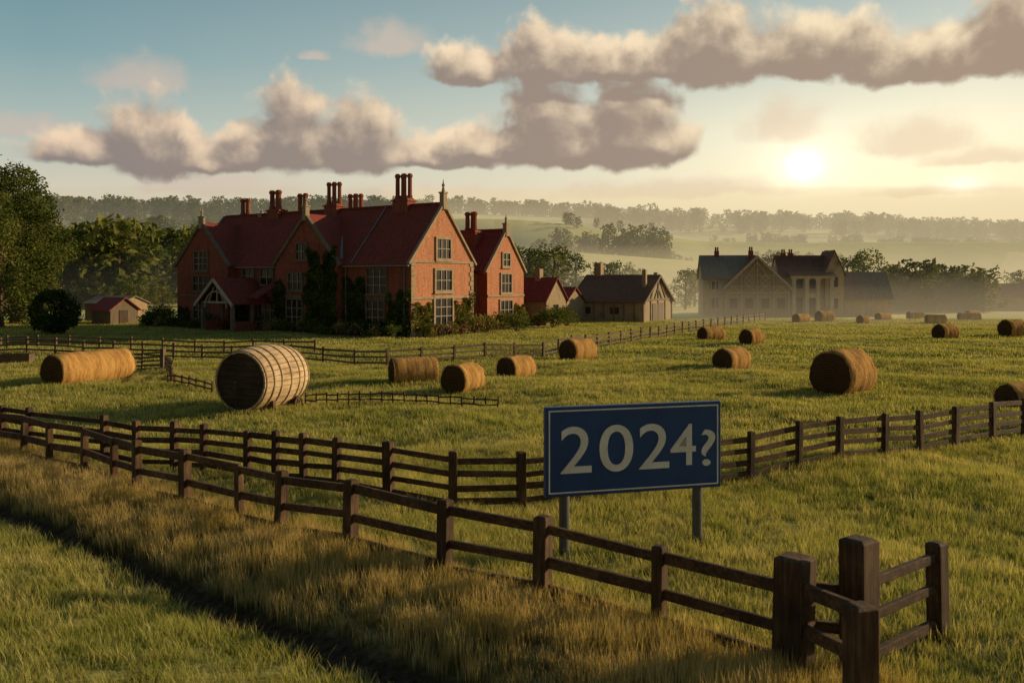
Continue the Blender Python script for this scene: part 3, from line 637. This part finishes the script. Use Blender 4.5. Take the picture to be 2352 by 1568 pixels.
fence('wooden_gate',[(-19.6,45.0,1.2,.22),(-18.6,44.6,.95,.1),(-17.4,44.2,1.1,.2)],1,.14,(.9,.7,.5,.3,.12),.09,.05,('woodfar','woodfar'),.05)
fence('sheep_hurdle',resample([(-17.2,44),(-15.5,40.5),(-14.8,38.5)],.8),.8,.1,(.65,.4,.2),.08,.05,('woodfar','woodfar'),.06)
fence('sheep_hurdle',resample([(-7.6,32.6),(-.5,30.9)],.42),.48,.05,(.40,.2),.05,.04,('woodz','wood'),.05)
fence('sheep_hurdle',resample([(-14.6,37.6),(-11.9,35.2)],.6),.5,.07,(.4,.2),.06,.04,('woodz','wood'),.05)
tr=empty('water_trough',(-27.2,48.5,g1(-27.2,48.5)),.1); mb=MB()
mb.box(-.9,.9,-.35,-.29,.1,.55); mb.box(-.9,.9,.29,.35,.1,.55); mb.box(-.9,-.84,-.29,.29,.1,.55); mb.box(.84,.9,-.29,.29,.1,.55); mb.box(-.84,.84,-.29,.29,.1,.16); mb.box(-.7,-.5,-.3,.3,-.1,.1); mb.box(.5,.7,-.3,.3,-.1,.1)
mb.obj('basin',M['woodfar'],tr)

# ---------------------------------------------------------------- hay bales
def balemat():
    m,nt=newmat('hay'); tc=N(nt,'ShaderNodeTexCoord'); o=tc.outputs['Object']
    n=noise(nt,mapping(nt,o,(14,3,3)),1,5,.75); n2=noise(nt,o,30,3,.7); n3=noise(nt,mapping(nt,o,(5,.6,.6)),1,3,.6)
    f=math_(nt,'ADD',math_(nt,'ADD',math_(nt,'MULTIPLY',n,.4),math_(nt,'MULTIPLY',n2,.25)),math_(nt,'MULTIPLY',n3,.35))
    finish(nt,ramp(nt,f,[(.36,(.17,.08,.022)),(.5,(.42,.22,.065)),(.64,(.60,.35,.12))]),.95,f,.9,.05,spec=.05); return m
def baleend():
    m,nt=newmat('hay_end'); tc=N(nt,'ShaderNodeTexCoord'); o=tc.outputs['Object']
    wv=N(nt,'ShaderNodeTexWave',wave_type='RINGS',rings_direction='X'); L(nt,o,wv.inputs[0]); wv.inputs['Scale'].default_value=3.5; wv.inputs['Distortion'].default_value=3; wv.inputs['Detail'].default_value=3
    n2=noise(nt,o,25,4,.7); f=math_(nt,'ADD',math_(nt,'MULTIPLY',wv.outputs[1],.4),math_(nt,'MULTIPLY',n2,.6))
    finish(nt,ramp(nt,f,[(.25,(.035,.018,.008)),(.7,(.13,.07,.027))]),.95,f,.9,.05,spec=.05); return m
M['hay']=balemat(); M['hayend']=baleend()
def bale(x,y,D,Ln,th):
    ang=math.atan2(y,x)-R(th)
    mb=MB(); n=44; r=D/2; prof=[(-Ln/2,.0),(-Ln/2,r*.5),(-Ln/2-.01,r*.92),(-Ln/2+.05,r*.985)]+[(-Ln/2+Ln*t,r) for t in np.linspace(.1,.9,13)]+[(Ln/2-.05,r*.985),(Ln/2+.01,r*.92),(Ln/2,r*.5),(Ln/2,0)]
    vs=[];fs=[];K=len(prof); sd=random.uniform(0,9)
    for j,(xx,rr) in enumerate(prof):
        for i in range(n):
            a=2*math.pi*i/n
            band=.014*math.sin(xx*16+sd)
            d=1+(.024*math.sin(a*5+xx*4+sd)+.014*math.sin(a*13+xx*9)+random.uniform(-.01,.01)+band)*(rr>r*.6)
            zz=rr*d*math.sin(a)
            if zz<-r*.86: zz=-r*.86
            vs.append((xx+random.uniform(-.01,.01),rr*d*math.cos(a),zz+r*.86))
    mi=[]
    for j in range(K-1):
        for i in range(n):
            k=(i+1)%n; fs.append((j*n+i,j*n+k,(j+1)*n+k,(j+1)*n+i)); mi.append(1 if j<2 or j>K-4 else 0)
    ns=900; a=rng.uniform(0,6.28,ns); xs=rng.uniform(-Ln/2,Ln/2,ns); edge=rng.random(ns)<.4; xs=np.where(edge,np.sign(xs)*Ln/2,xs)
    for i in range(ns):
        c=Vector((xs[i],r*1.0*math.cos(a[i]),max(0.03,r*1.0*math.sin(a[i])+r*.86))); t=Vector((random.uniform(-.6,.6),-math.sin(a[i]),math.cos(a[i]))).normalized(); o=Vector((0,math.cos(a[i]),math.sin(a[i])))
        e=c+t*random.uniform(.05,.15)+o*random.uniform(.0,.07); b=len(vs); s=Vector((.007,0,0)) 
        vs+= [tuple(c-s),tuple(c+s),tuple(e)]; fs.append((b,b+1,b+2)); mi.append(0)
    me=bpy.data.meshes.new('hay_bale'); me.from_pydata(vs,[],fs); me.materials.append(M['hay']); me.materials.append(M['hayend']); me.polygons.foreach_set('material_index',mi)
    for p in me.polygons: p.use_smooth=len(p.vertices)==4
    me.update(); ob=bpy.data.objects.new('hay_bale',me); ob.location=(x,y,g1(x,y)-.07); ob.rotation_euler=(0,0,ang); S.collection.objects.link(ob)
for x,y,D,Ln,a in [(-18.4,38.6,1.5,3.7,50),(-4.4,39.6,1.25,2.0,75),(-2.0,36.2,1.3,1.4,36),(.2,41.8,1.2,1.6,38),(3.8,51,1.4,1.9,40),(11.1,44.8,1.3,1.6,36),
    (13.6,36.5,2.0,1.9,30),(14.6,65,1.2,1.7,50),(16.5,61,1.25,1.3,40),(33,67.5,1.35,1.5,42),(39.5,70,1.5,1.6,42),(17.6,30.6,1.1,1.4,42),(30,92,1.1,1.6,42),(33.5,95,1.3,1.7,50),(36,91,1.0,.9,42),
    (41,98,1.0,1.6,42),(46,101,1.0,1.8,60),(50,97,1.0,2.2,70),(54,104,1.0,1.6,42),(43,90,1.1,1.8,70)]:
    bale(x,y,D,Ln,a)

# ---------------------------------------------------------------- barrel
bx,by=-8.85,31.6
BA=empty('wooden_barrel',(bx,by,g1(bx,by)-.16),R(70)); side,hoop,end,stand=MB(),MB(),MB(),MB()
Ln=2.7;R0=1.03;R1=1.17;ns=36; zc=R1+.04
def rad(t): return R0+(R1-R0)*(1-(2*t-1)**2)
for i in range(ns):
    a0=2*math.pi*(i+.04)/ns;a1=2*math.pi*(i+.96)/ns; T=np.linspace(0,1,11); vs=[];fs=[]; jr=random.uniform(-.008,.008)
    for t in T:
        rr=rad(t)+jr
        for a,r2 in ((a0,rr),(a1,rr),(a1,rr-.06),(a0,rr-.06)): vs.append((-Ln/2+Ln*t,r2*math.cos(a),zc+r2*math.sin(a)))
    for j in range(10):
        b=j*4
        for k in range(4): fs.append((b+k,b+(k+1)%4,b+4+(k+1)%4,b+4+k))
    fs.append((0,1,2,3)); fs.append((40,41,42,43)); side.add(vs,fs)
for t in (.03,.16,.3,.5,.7,.84,.97):
    n=48; w=.028; vs=[];fs=[]
    for i in range(n):
        a=2*math.pi*i/n
        for dt_,dr_ in ((-w,-.02),(-w,.018),(w,.018),(w,-.02)):
            tt=t+dt_/Ln*1.0; rr=rad(tt)+dr_; vs.append((-Ln/2+Ln*tt,rr*math.cos(a),zc+rr*math.sin(a)))
    for i in range(n):
        k=(i+1)%n
        for c in range(3): fs.append((i*4+c,i*4+c+1,k*4+c+1,k*4+c))
    hoop.add(vs,fs)
for sx in (-1,1):
    xo=sx*(Ln/2-.09)
    yy=-R0
    while yy<R0-.01:
        w=.2; y2=min(yy+w-.012,R0)
        e0=math.sqrt(max(.003,(R0-.04)**2-yy**2)); e1=math.sqrt(max(.003,(R0-.04)**2-y2**2))
        end.poly_extrude([(xo,-e0,zc+yy),(xo,e0,zc+yy),(xo,e1,zc+y2),(xo,-e1,zc+y2)],(.03*sx,0,0)); yy+=w
for xx in (-.7,.7):
    stand.box(xx-.08,xx+.08,-.9,.9,-.1,.16); 
    for sy in (-1,1): stand.poly_extrude([(xx-.08,sy*.5,.16),(xx-.08,sy*.95,.16),(xx-.08,sy*.95,.55)],(.16,0,0))
for k in range(16):
    a0=2*math.pi*k/16;a1=2*math.pi*(k+1)/16; stand.beam((.6+.24*math.cos(a0),-1.05,.24+.24*math.sin(a0)),(.6+.24*math.cos(a1),-1.05,.24+.24*math.sin(a1)),.05,.05)
for k in range(4): a=math.pi*k/4; stand.beam((.6-.22*math.cos(a),-1.05,.24-.22*math.sin(a)),(.6+.22*math.cos(a),-1.05,.24+.22*math.sin(a)),.03,.03)
side.obj('staves',wood('barrel_oak',(.24,.15,.075),(.48,.33,.18),(.66,.49,.29),0,.6),BA); hoop.obj('hoops',mat_noise('hoop_wood',(.16,.10,.05),(.28,.18,.10),4),BA,smooth=True)
end.obj('barrel_heads',wood('barrel_head_oak',(.02,.013,.008),(.045,.028,.017),(.085,.055,.034),1,.7),BA); stand.obj('cradle',M['woodz'],BA)

# ---------------------------------------------------------------- sign
SG=empty('road_sign',(2.07,15.0,g1(2,15)-.02),math.atan2(.8,3.07))
PW,PH,PZ=3.17,1.48,1.10
mb=MB(); mb.box(-PW/2,PW/2,-.05,.07,PZ,PZ+PH)
blue=mat_noise('blue_sign_paint',(.008,.037,.125),(.017,.062,.185),1.8,.45,bstr=.05,spec=.4); pnl=mb.obj('panel',blue,SG,bevel=.012)
m,nt=newmat('white_lettering'); tc=N(nt,'ShaderNodeTexCoord'); finish(nt,ramp(nt,noise(nt,tc.outputs['Object'],3,5,.7),[(.35,(.66,.58,.47)),(.6,(.8,.74,.63))]),.5); white=m
mb=MB(); b=.055; t_=.022; y0,y1=-.058,-.045; x0,x1=-PW/2+b,PW/2-b; z0,z1=PZ+b,PZ+PH-b
mb.box(x0,x1,y0,y1,z0,z0+t_); mb.box(x0,x1,y0,y1,z1-t_,z1); mb.box(x0,x0+t_,y0,y1,z0+t_,z1-t_); mb.box(x1-t_,x1,y0,y1,z0+t_,z1-t_)
mb.obj('border',white,SG)
grey=mat_noise('galvanised_steel',(.05,.05,.05),(.10,.095,.09),3,.5,spec=.5)
mb=MB(); 
for xx in (-1.2,1.23): mb.cyl((xx,.14,-.4),(xx,.14,PZ+PH-.1),.088,.088,20)
mb.obj('posts',grey,SG,smooth=False)
mb=MB()
for zz in (PZ+.3,PZ+PH-.3): mb.box(-1.45,1.45,.072,.1,zz-.04,zz+.04)
mb.obj('brackets',grey,SG)
for nm,ch,cx,zb,w_,h_ in [('digit_2a','2',-1.057,.40,.54,.77),('digit_0','0',-.347,.39,.60,.78),('digit_2b','2',.335,.40,.55,.76),('digit_4','4',.87,.43,.47,.70),('question_mark','?',1.34,.40,.26,.62)]:
    cu=bpy.data.curves.new(nm,'FONT'); cu.body=ch; cu.extrude=.03; cu.offset=.004
    to=bpy.data.objects.new(nm+'_tmp',cu); S.collection.objects.link(to); bpy.context.view_layer.update()
    me=bpy.data.meshes.new_from_object(to.evaluated_get(bpy.context.evaluated_depsgraph_get())); bpy.data.objects.remove(to)
    co=np.array([v.co[:] for v in me.vertices]); mn,mx=co.min(0),co.max(0)
    for v in me.vertices:
        c=v.co.copy(); v.co=((c.x-mn[0])/(mx[0]-mn[0])*w_-w_/2, -.055-(.010 if c.z>0 else -.008), (c.y-mn[1])/(mx[1]-mn[1])*h_)
    me.materials.clear(); me.materials.append(white); o=bpy.data.objects.new(nm,me); o.location=(cx,0,PZ+zb-.02); o.parent=SG; S.collection.objects.link(o)

# ---------------------------------------------------------------- mist: air wedges deepening with distance; their emission stands in for scattered sunlight
def mist(name,pts,z0,dens,col):
    """pts: (x,y,top height)"""
    n=len(pts); mb=MB(); mb.add([(x,y,z0) for x,y,z in pts]+[(x,y,z) for x,y,z in pts],[tuple(range(n)),tuple(range(2*n-1,n-1,-1))]+[(i,n+i,n+(i+1)%n,(i+1)%n) for i in range(n)])
    m,nt=newmat(name+'_glowing_air'); ab=N(nt,'ShaderNodeVolumeAbsorption'); ab.inputs[0].default_value=(0,0,0,1); ab.inputs[1].default_value=dens
    em=N(nt,'ShaderNodeEmission'); em.inputs[0].default_value=(*col,1); em.inputs[1].default_value=dens
    ad=N(nt,'ShaderNodeAddShader'); o=N(nt,'ShaderNodeOutputMaterial'); L(nt,ab.outputs[0],ad.inputs[0]); L(nt,em.outputs[0],ad.inputs[1]); L(nt,ad.outputs[0],o.inputs['Volume'])
    return mb.obj(name,m)
mist('haze',[(-1400,90,4),(1400,90,4),(1400,1100,120),(-1400,1100,120)],-30,.0006,(.56,.50,.35))
mist('haze',[(15,86,4),(1200,86,4),(1400,1050,115),(-160,1050,115)],-29,.0008,(1.0,.78,.43))
mist('ground_mist',[(16,78,1.0),(200,78,1.0),(240,190,12),(-8,190,12)],-28,.0045,(1.0,.76,.42))

# ---------------------------------------------------------------- sky
W=bpy.data.worlds.new('World'); S.world=W; W.use_nodes=True; nt=W.node_tree; nt.nodes.clear()
W.cycles.sampling_method='NONE'
tc=N(nt,'ShaderNodeTexCoord'); D=tc.outputs['Generated']; sp=N(nt,'ShaderNodeSeparateXYZ'); L(nt,D,sp.inputs[0])
az=math_(nt,'MULTIPLY',math_(nt,'ARCTAN2',sp.outputs[0],sp.outputs[1]),57.2958)
el=math_(nt,'MULTIPLY',math_(nt,'ARCSINE',sp.outputs[2]),57.2958)
sky=N(nt,'ShaderNodeTexSky',sky_type='NISHITA'); sky.sun_disc=False; sky.sun_elevation=R(SUN_E); sky.sun_rotation=R(90-SUN_A); sky.dust_density=2.5
ev=math_(nt,'MULTIPLY',el,1/60,clamp=True)
left=ramp(nt,ev,[(0,(.85,.66,.46)),(.075,(.78,.67,.50)),(.14,(.48,.56,.50)),(.22,(.24,.39,.41)),(.32,(.13,.26,.32)),(1,(.06,.13,.22))])
right=ramp(nt,ev,[(0,(1.0,.80,.46)),(.08,(1.0,.86,.58)),(.15,(.96,.87,.64)),(.24,(.62,.66,.57)),(.32,(.38,.48,.46)),(1,(.08,.16,.24))])
dev=math_(nt,'ABSOLUTE',math_(nt,'SUBTRACT',az,28))
fa=math_(nt,'SUBTRACT',1.0,math_(nt,'MULTIPLY',dev,1/56),clamp=True)
base=mixc(nt,fa,left,right)
nish=mixc(nt,1.0,sky.outputs[0],(.10,.10,.10),'MULTIPLY')
base=mixc(nt,.15,base,nish)
away=math_(nt,'MULTIPLY',math_(nt,'SUBTRACT',dev,62),1/50,clamp=True)
base=mixc(nt,away,base,mixc(nt,1.0,base,(.56,.53,.50),'MULTIPLY'))
def glow(a0,e0,sa,se,col,prev):
    da=math_(nt,'MULTIPLY',math_(nt,'SUBTRACT',az,a0),1/sa); de=math_(nt,'MULTIPLY',math_(nt,'SUBTRACT',el,e0),1/se)
    r2=math_(nt,'ADD',math_(nt,'MULTIPLY',da,da),math_(nt,'MULTIPLY',de,de)); g=math_(nt,'EXPONENT',math_(nt,'MULTIPLY',r2,-1))
    m=N(nt,'ShaderNodeMix',data_type='RGBA',blend_type='ADD'); L(nt,g,m.inputs[0]); L(nt,prev,m.inputs[6]); m.inputs[7].default_value=(*col,1); return m.outputs[2]
base=glow(21,6.5,13,5.5,(.24,.20,.10),base)
def cloudgroup(name,blobs):
    g=bpy.data.node_groups.new(name,'ShaderNodeTree')
    g.interface.new_socket('Vector',in_out='INPUT',socket_type='NodeSocketVector'); g.interface.new_socket('Value',in_out='OUTPUT',socket_type='NodeSocketFloat')
    gi=g.nodes.new('NodeGroupInput'); go_=g.nodes.new('NodeGroupOutput'); vec=gi.outputs[0]
    def vm(op,a,b=None):
        n=g.nodes.new('ShaderNodeVectorMath'); n.operation=op
        for i,v in enumerate((a,b)):
            if v is None: continue
            if isinstance(v,tuple): n.inputs[i].default_value=v
            else: g.links.new(v,n.inputs[i])
        return n
    nz=g.nodes.new('ShaderNodeTexNoise'); nz.noise_dimensions='2D'; nz.inputs['Scale'].default_value=.34; nz.inputs['Detail'].default_value=4; nz.inputs['Roughness'].default_value=.52; g.links.new(vec,nz.inputs['Vector'])
    off=vm('MULTIPLY',vm('SUBTRACT',nz.outputs['Color'],(.5,.5,.5)).outputs[0],(2.6,.9,0))
    p=vm('ADD',vec,off.outputs[0]).outputs[0]
    cur=None
    for (cx,cy,rx,ry) in blobs:
        v=vm('MULTIPLY',vm('SUBTRACT',p,(cx,cy-.4*ry,0)).outputs[0],(1/rx,1/(ry*1.28),0)).outputs[0]
        v2=vm('MULTIPLY',v,(-1,-3.2,0)).outputs[0]; mx=vm('MAXIMUM',v,v2).outputs[0]; ln=vm('LENGTH',mx).outputs['Value']
        cur=ln if cur is None else math_(g,'SMOOTH_MIN',cur,ln,.3)
    vo=g.nodes.new('ShaderNodeTexVoronoi'); vo.voronoi_dimensions='2D'; vo.feature='SMOOTH_F1'; vo.inputs['Smoothness'].default_value=.7; vo.inputs['Scale'].default_value=.6; vo.inputs['Detail'].default_value=0; g.links.new(p,vo.inputs['Vector'])
    f=math_(g,'SUBTRACT',1.38,cur); f=math_(g,'SUBTRACT',f,math_(g,'MULTIPLY',vo.outputs['Distance'],.42))
    fine=g.nodes.new('ShaderNodeTexNoise'); fine.noise_dimensions='2D'; fine.inputs['Scale'].default_value=1.35; fine.inputs['Detail'].default_value=5; fine.inputs['Roughness'].default_value=.54; g.links.new(vec,fine.inputs['Vector'])
    f=math_(g,'ADD',f,math_(g,'MULTIPLY',math_(g,'SUBTRACT',fine.outputs[0],.5),.32))
    g.links.new(f,go_.inputs[0]); return g
thick=[(-22.2,8.2,2.7,2.8),(-25.3,7.5,3.4,1.2),(-19.5,7.4,3.0,1.1),
 (-13.9,9.2,2.4,3.2),(-16.2,8.0,3.4,1.6),(-9.7,8.9,2.9,2.8),(-5.0,7.9,4.8,1.1),
 (2.0,10.0,2.8,3.4),(7.5,9.7,3.4,3.3),(-2.4,8.5,3.6,1.3),(4.5,8.4,6,1.7),(9.6,8.8,2.2,1.7),
 (-2.8,13.5,2.8,1.4),(2,14.2,2.6,2.3),(7.5,13.7,5.8,1.6),(13.0,14.3,3.4,3.0),(18.5,13.9,5.8,2.2),(26,12.8,5.4,1.9),(30.5,13.8,3.4,3.2),(-38,9,4,1.6),(43,11,6,2)]
thin=[(-7.8,15.0,2.8,1.4),(-12.7,13.8,1.0,.4),(-22.5,12.0,2.8,1.5),(-28.5,8.6,2.8,.8),(-18.5,5.9,5.4,1.2),
 (24.5,8.4,3.6,1.7),(17,9.6,3.0,1.8),(10,5.8,9,.9),(26,5.2,4,.5),(-5,5.5,7,.7),(28,7,4,.7)]
cv=N(nt,'ShaderNodeCombineXYZ'); L(nt,az,cv.inputs[0]); L(nt,el,cv.inputs[1])
ofs=N(nt,'ShaderNodeVectorMath',operation='ADD'); L(nt,cv.outputs[0],ofs.inputs[0]); ofs.inputs[1].default_value=(.5,1.25,0)
g1_=cloudgroup('cumulus',thick); g2_=cloudgroup('thin_cloud',thin)
def use(g,v):
    n=N(nt,'ShaderNodeGroup'); n.node_tree=g; L(nt,v,n.inputs[0]); return n.outputs[0]
fA=use(g1_,cv.outputs[0]); fB=use(g1_,ofs.outputs[0]); fC=use(g2_,cv.outputs[0])
def smooth(v,a,b):
    m=N(nt,'ShaderNodeMapRange',interpolation_type='SMOOTHSTEP'); L(nt,v,m.inputs[0]); m.inputs[1].default_value=a; m.inputs[2].default_value=b; return m.outputs[0]
alphaT=math_(nt,'MULTIPLY',smooth(fC,-.05,.9),.62)
thinc=mixc(nt,fa,(.60,.48,.41),(.82,.62,.42)); c=mixc(nt,alphaT,base,thinc)
lit=smooth(math_(nt,'SUBTRACT',math_(nt,'SUBTRACT',fA,fB),math_(nt,'MULTIPLY',fA,.6)),-.34,.56)
dark=mixc(nt,fa,(.27,.225,.21),(.38,.28,.205)); light=mixc(nt,fa,(.88,.66,.46),(1.0,.82,.55))
cc=mixc(nt,lit,dark,light); alphaA=math_(nt,'MULTIPLY',smooth(fA,-.10,.40),.97)
c=mixc(nt,alphaA,c,cc)
c=glow(18.2,6.9,2.4,1.8,(.25,.23,.20),c); c=glow(18.2,6.9,.75,.62,(1.0,1.0,1.0),c); c=glow(26.9,5.3,1.2,.5,(.4,.4,.35),c)
bg=N(nt,'ShaderNodeBackground'); L(nt,c,bg.inputs[0]); bg.inputs[1].default_value=1.0
wo=N(nt,'ShaderNodeOutputWorld'); L(nt,bg.outputs[0],wo.inputs[0])

# ---------------------------------------------------------------- sun and camera
sl=bpy.data.lights.new('sun','SUN'); sl.energy=5; sl.angle=R(.6); sl.color=(1,.78,.47)
so=bpy.data.objects.new('sun',sl); S.collection.objects.link(so)
dv=Vector((math.cos(R(SUN_A))*math.cos(R(SUN_E)),math.sin(R(SUN_A))*math.cos(R(SUN_E)),math.sin(R(SUN_E))))
so.rotation_euler=dv.to_track_quat('Z','Y').to_euler()
cam=bpy.data.cameras.new('camera'); co=bpy.data.objects.new('camera',cam); S.collection.objects.link(co)
co.location=(0,0,4.6); co.rotation_euler=(R(90),0,0)
cam.sensor_width=36; cam.lens=36*2037/2352; cam.shift_y=-144/2352; cam.clip_end=6000; cam.clip_start=.1
cam.dof.use_dof=True; cam.dof.focus_distance=32; cam.dof.aperture_fstop=1.8
S.camera=co
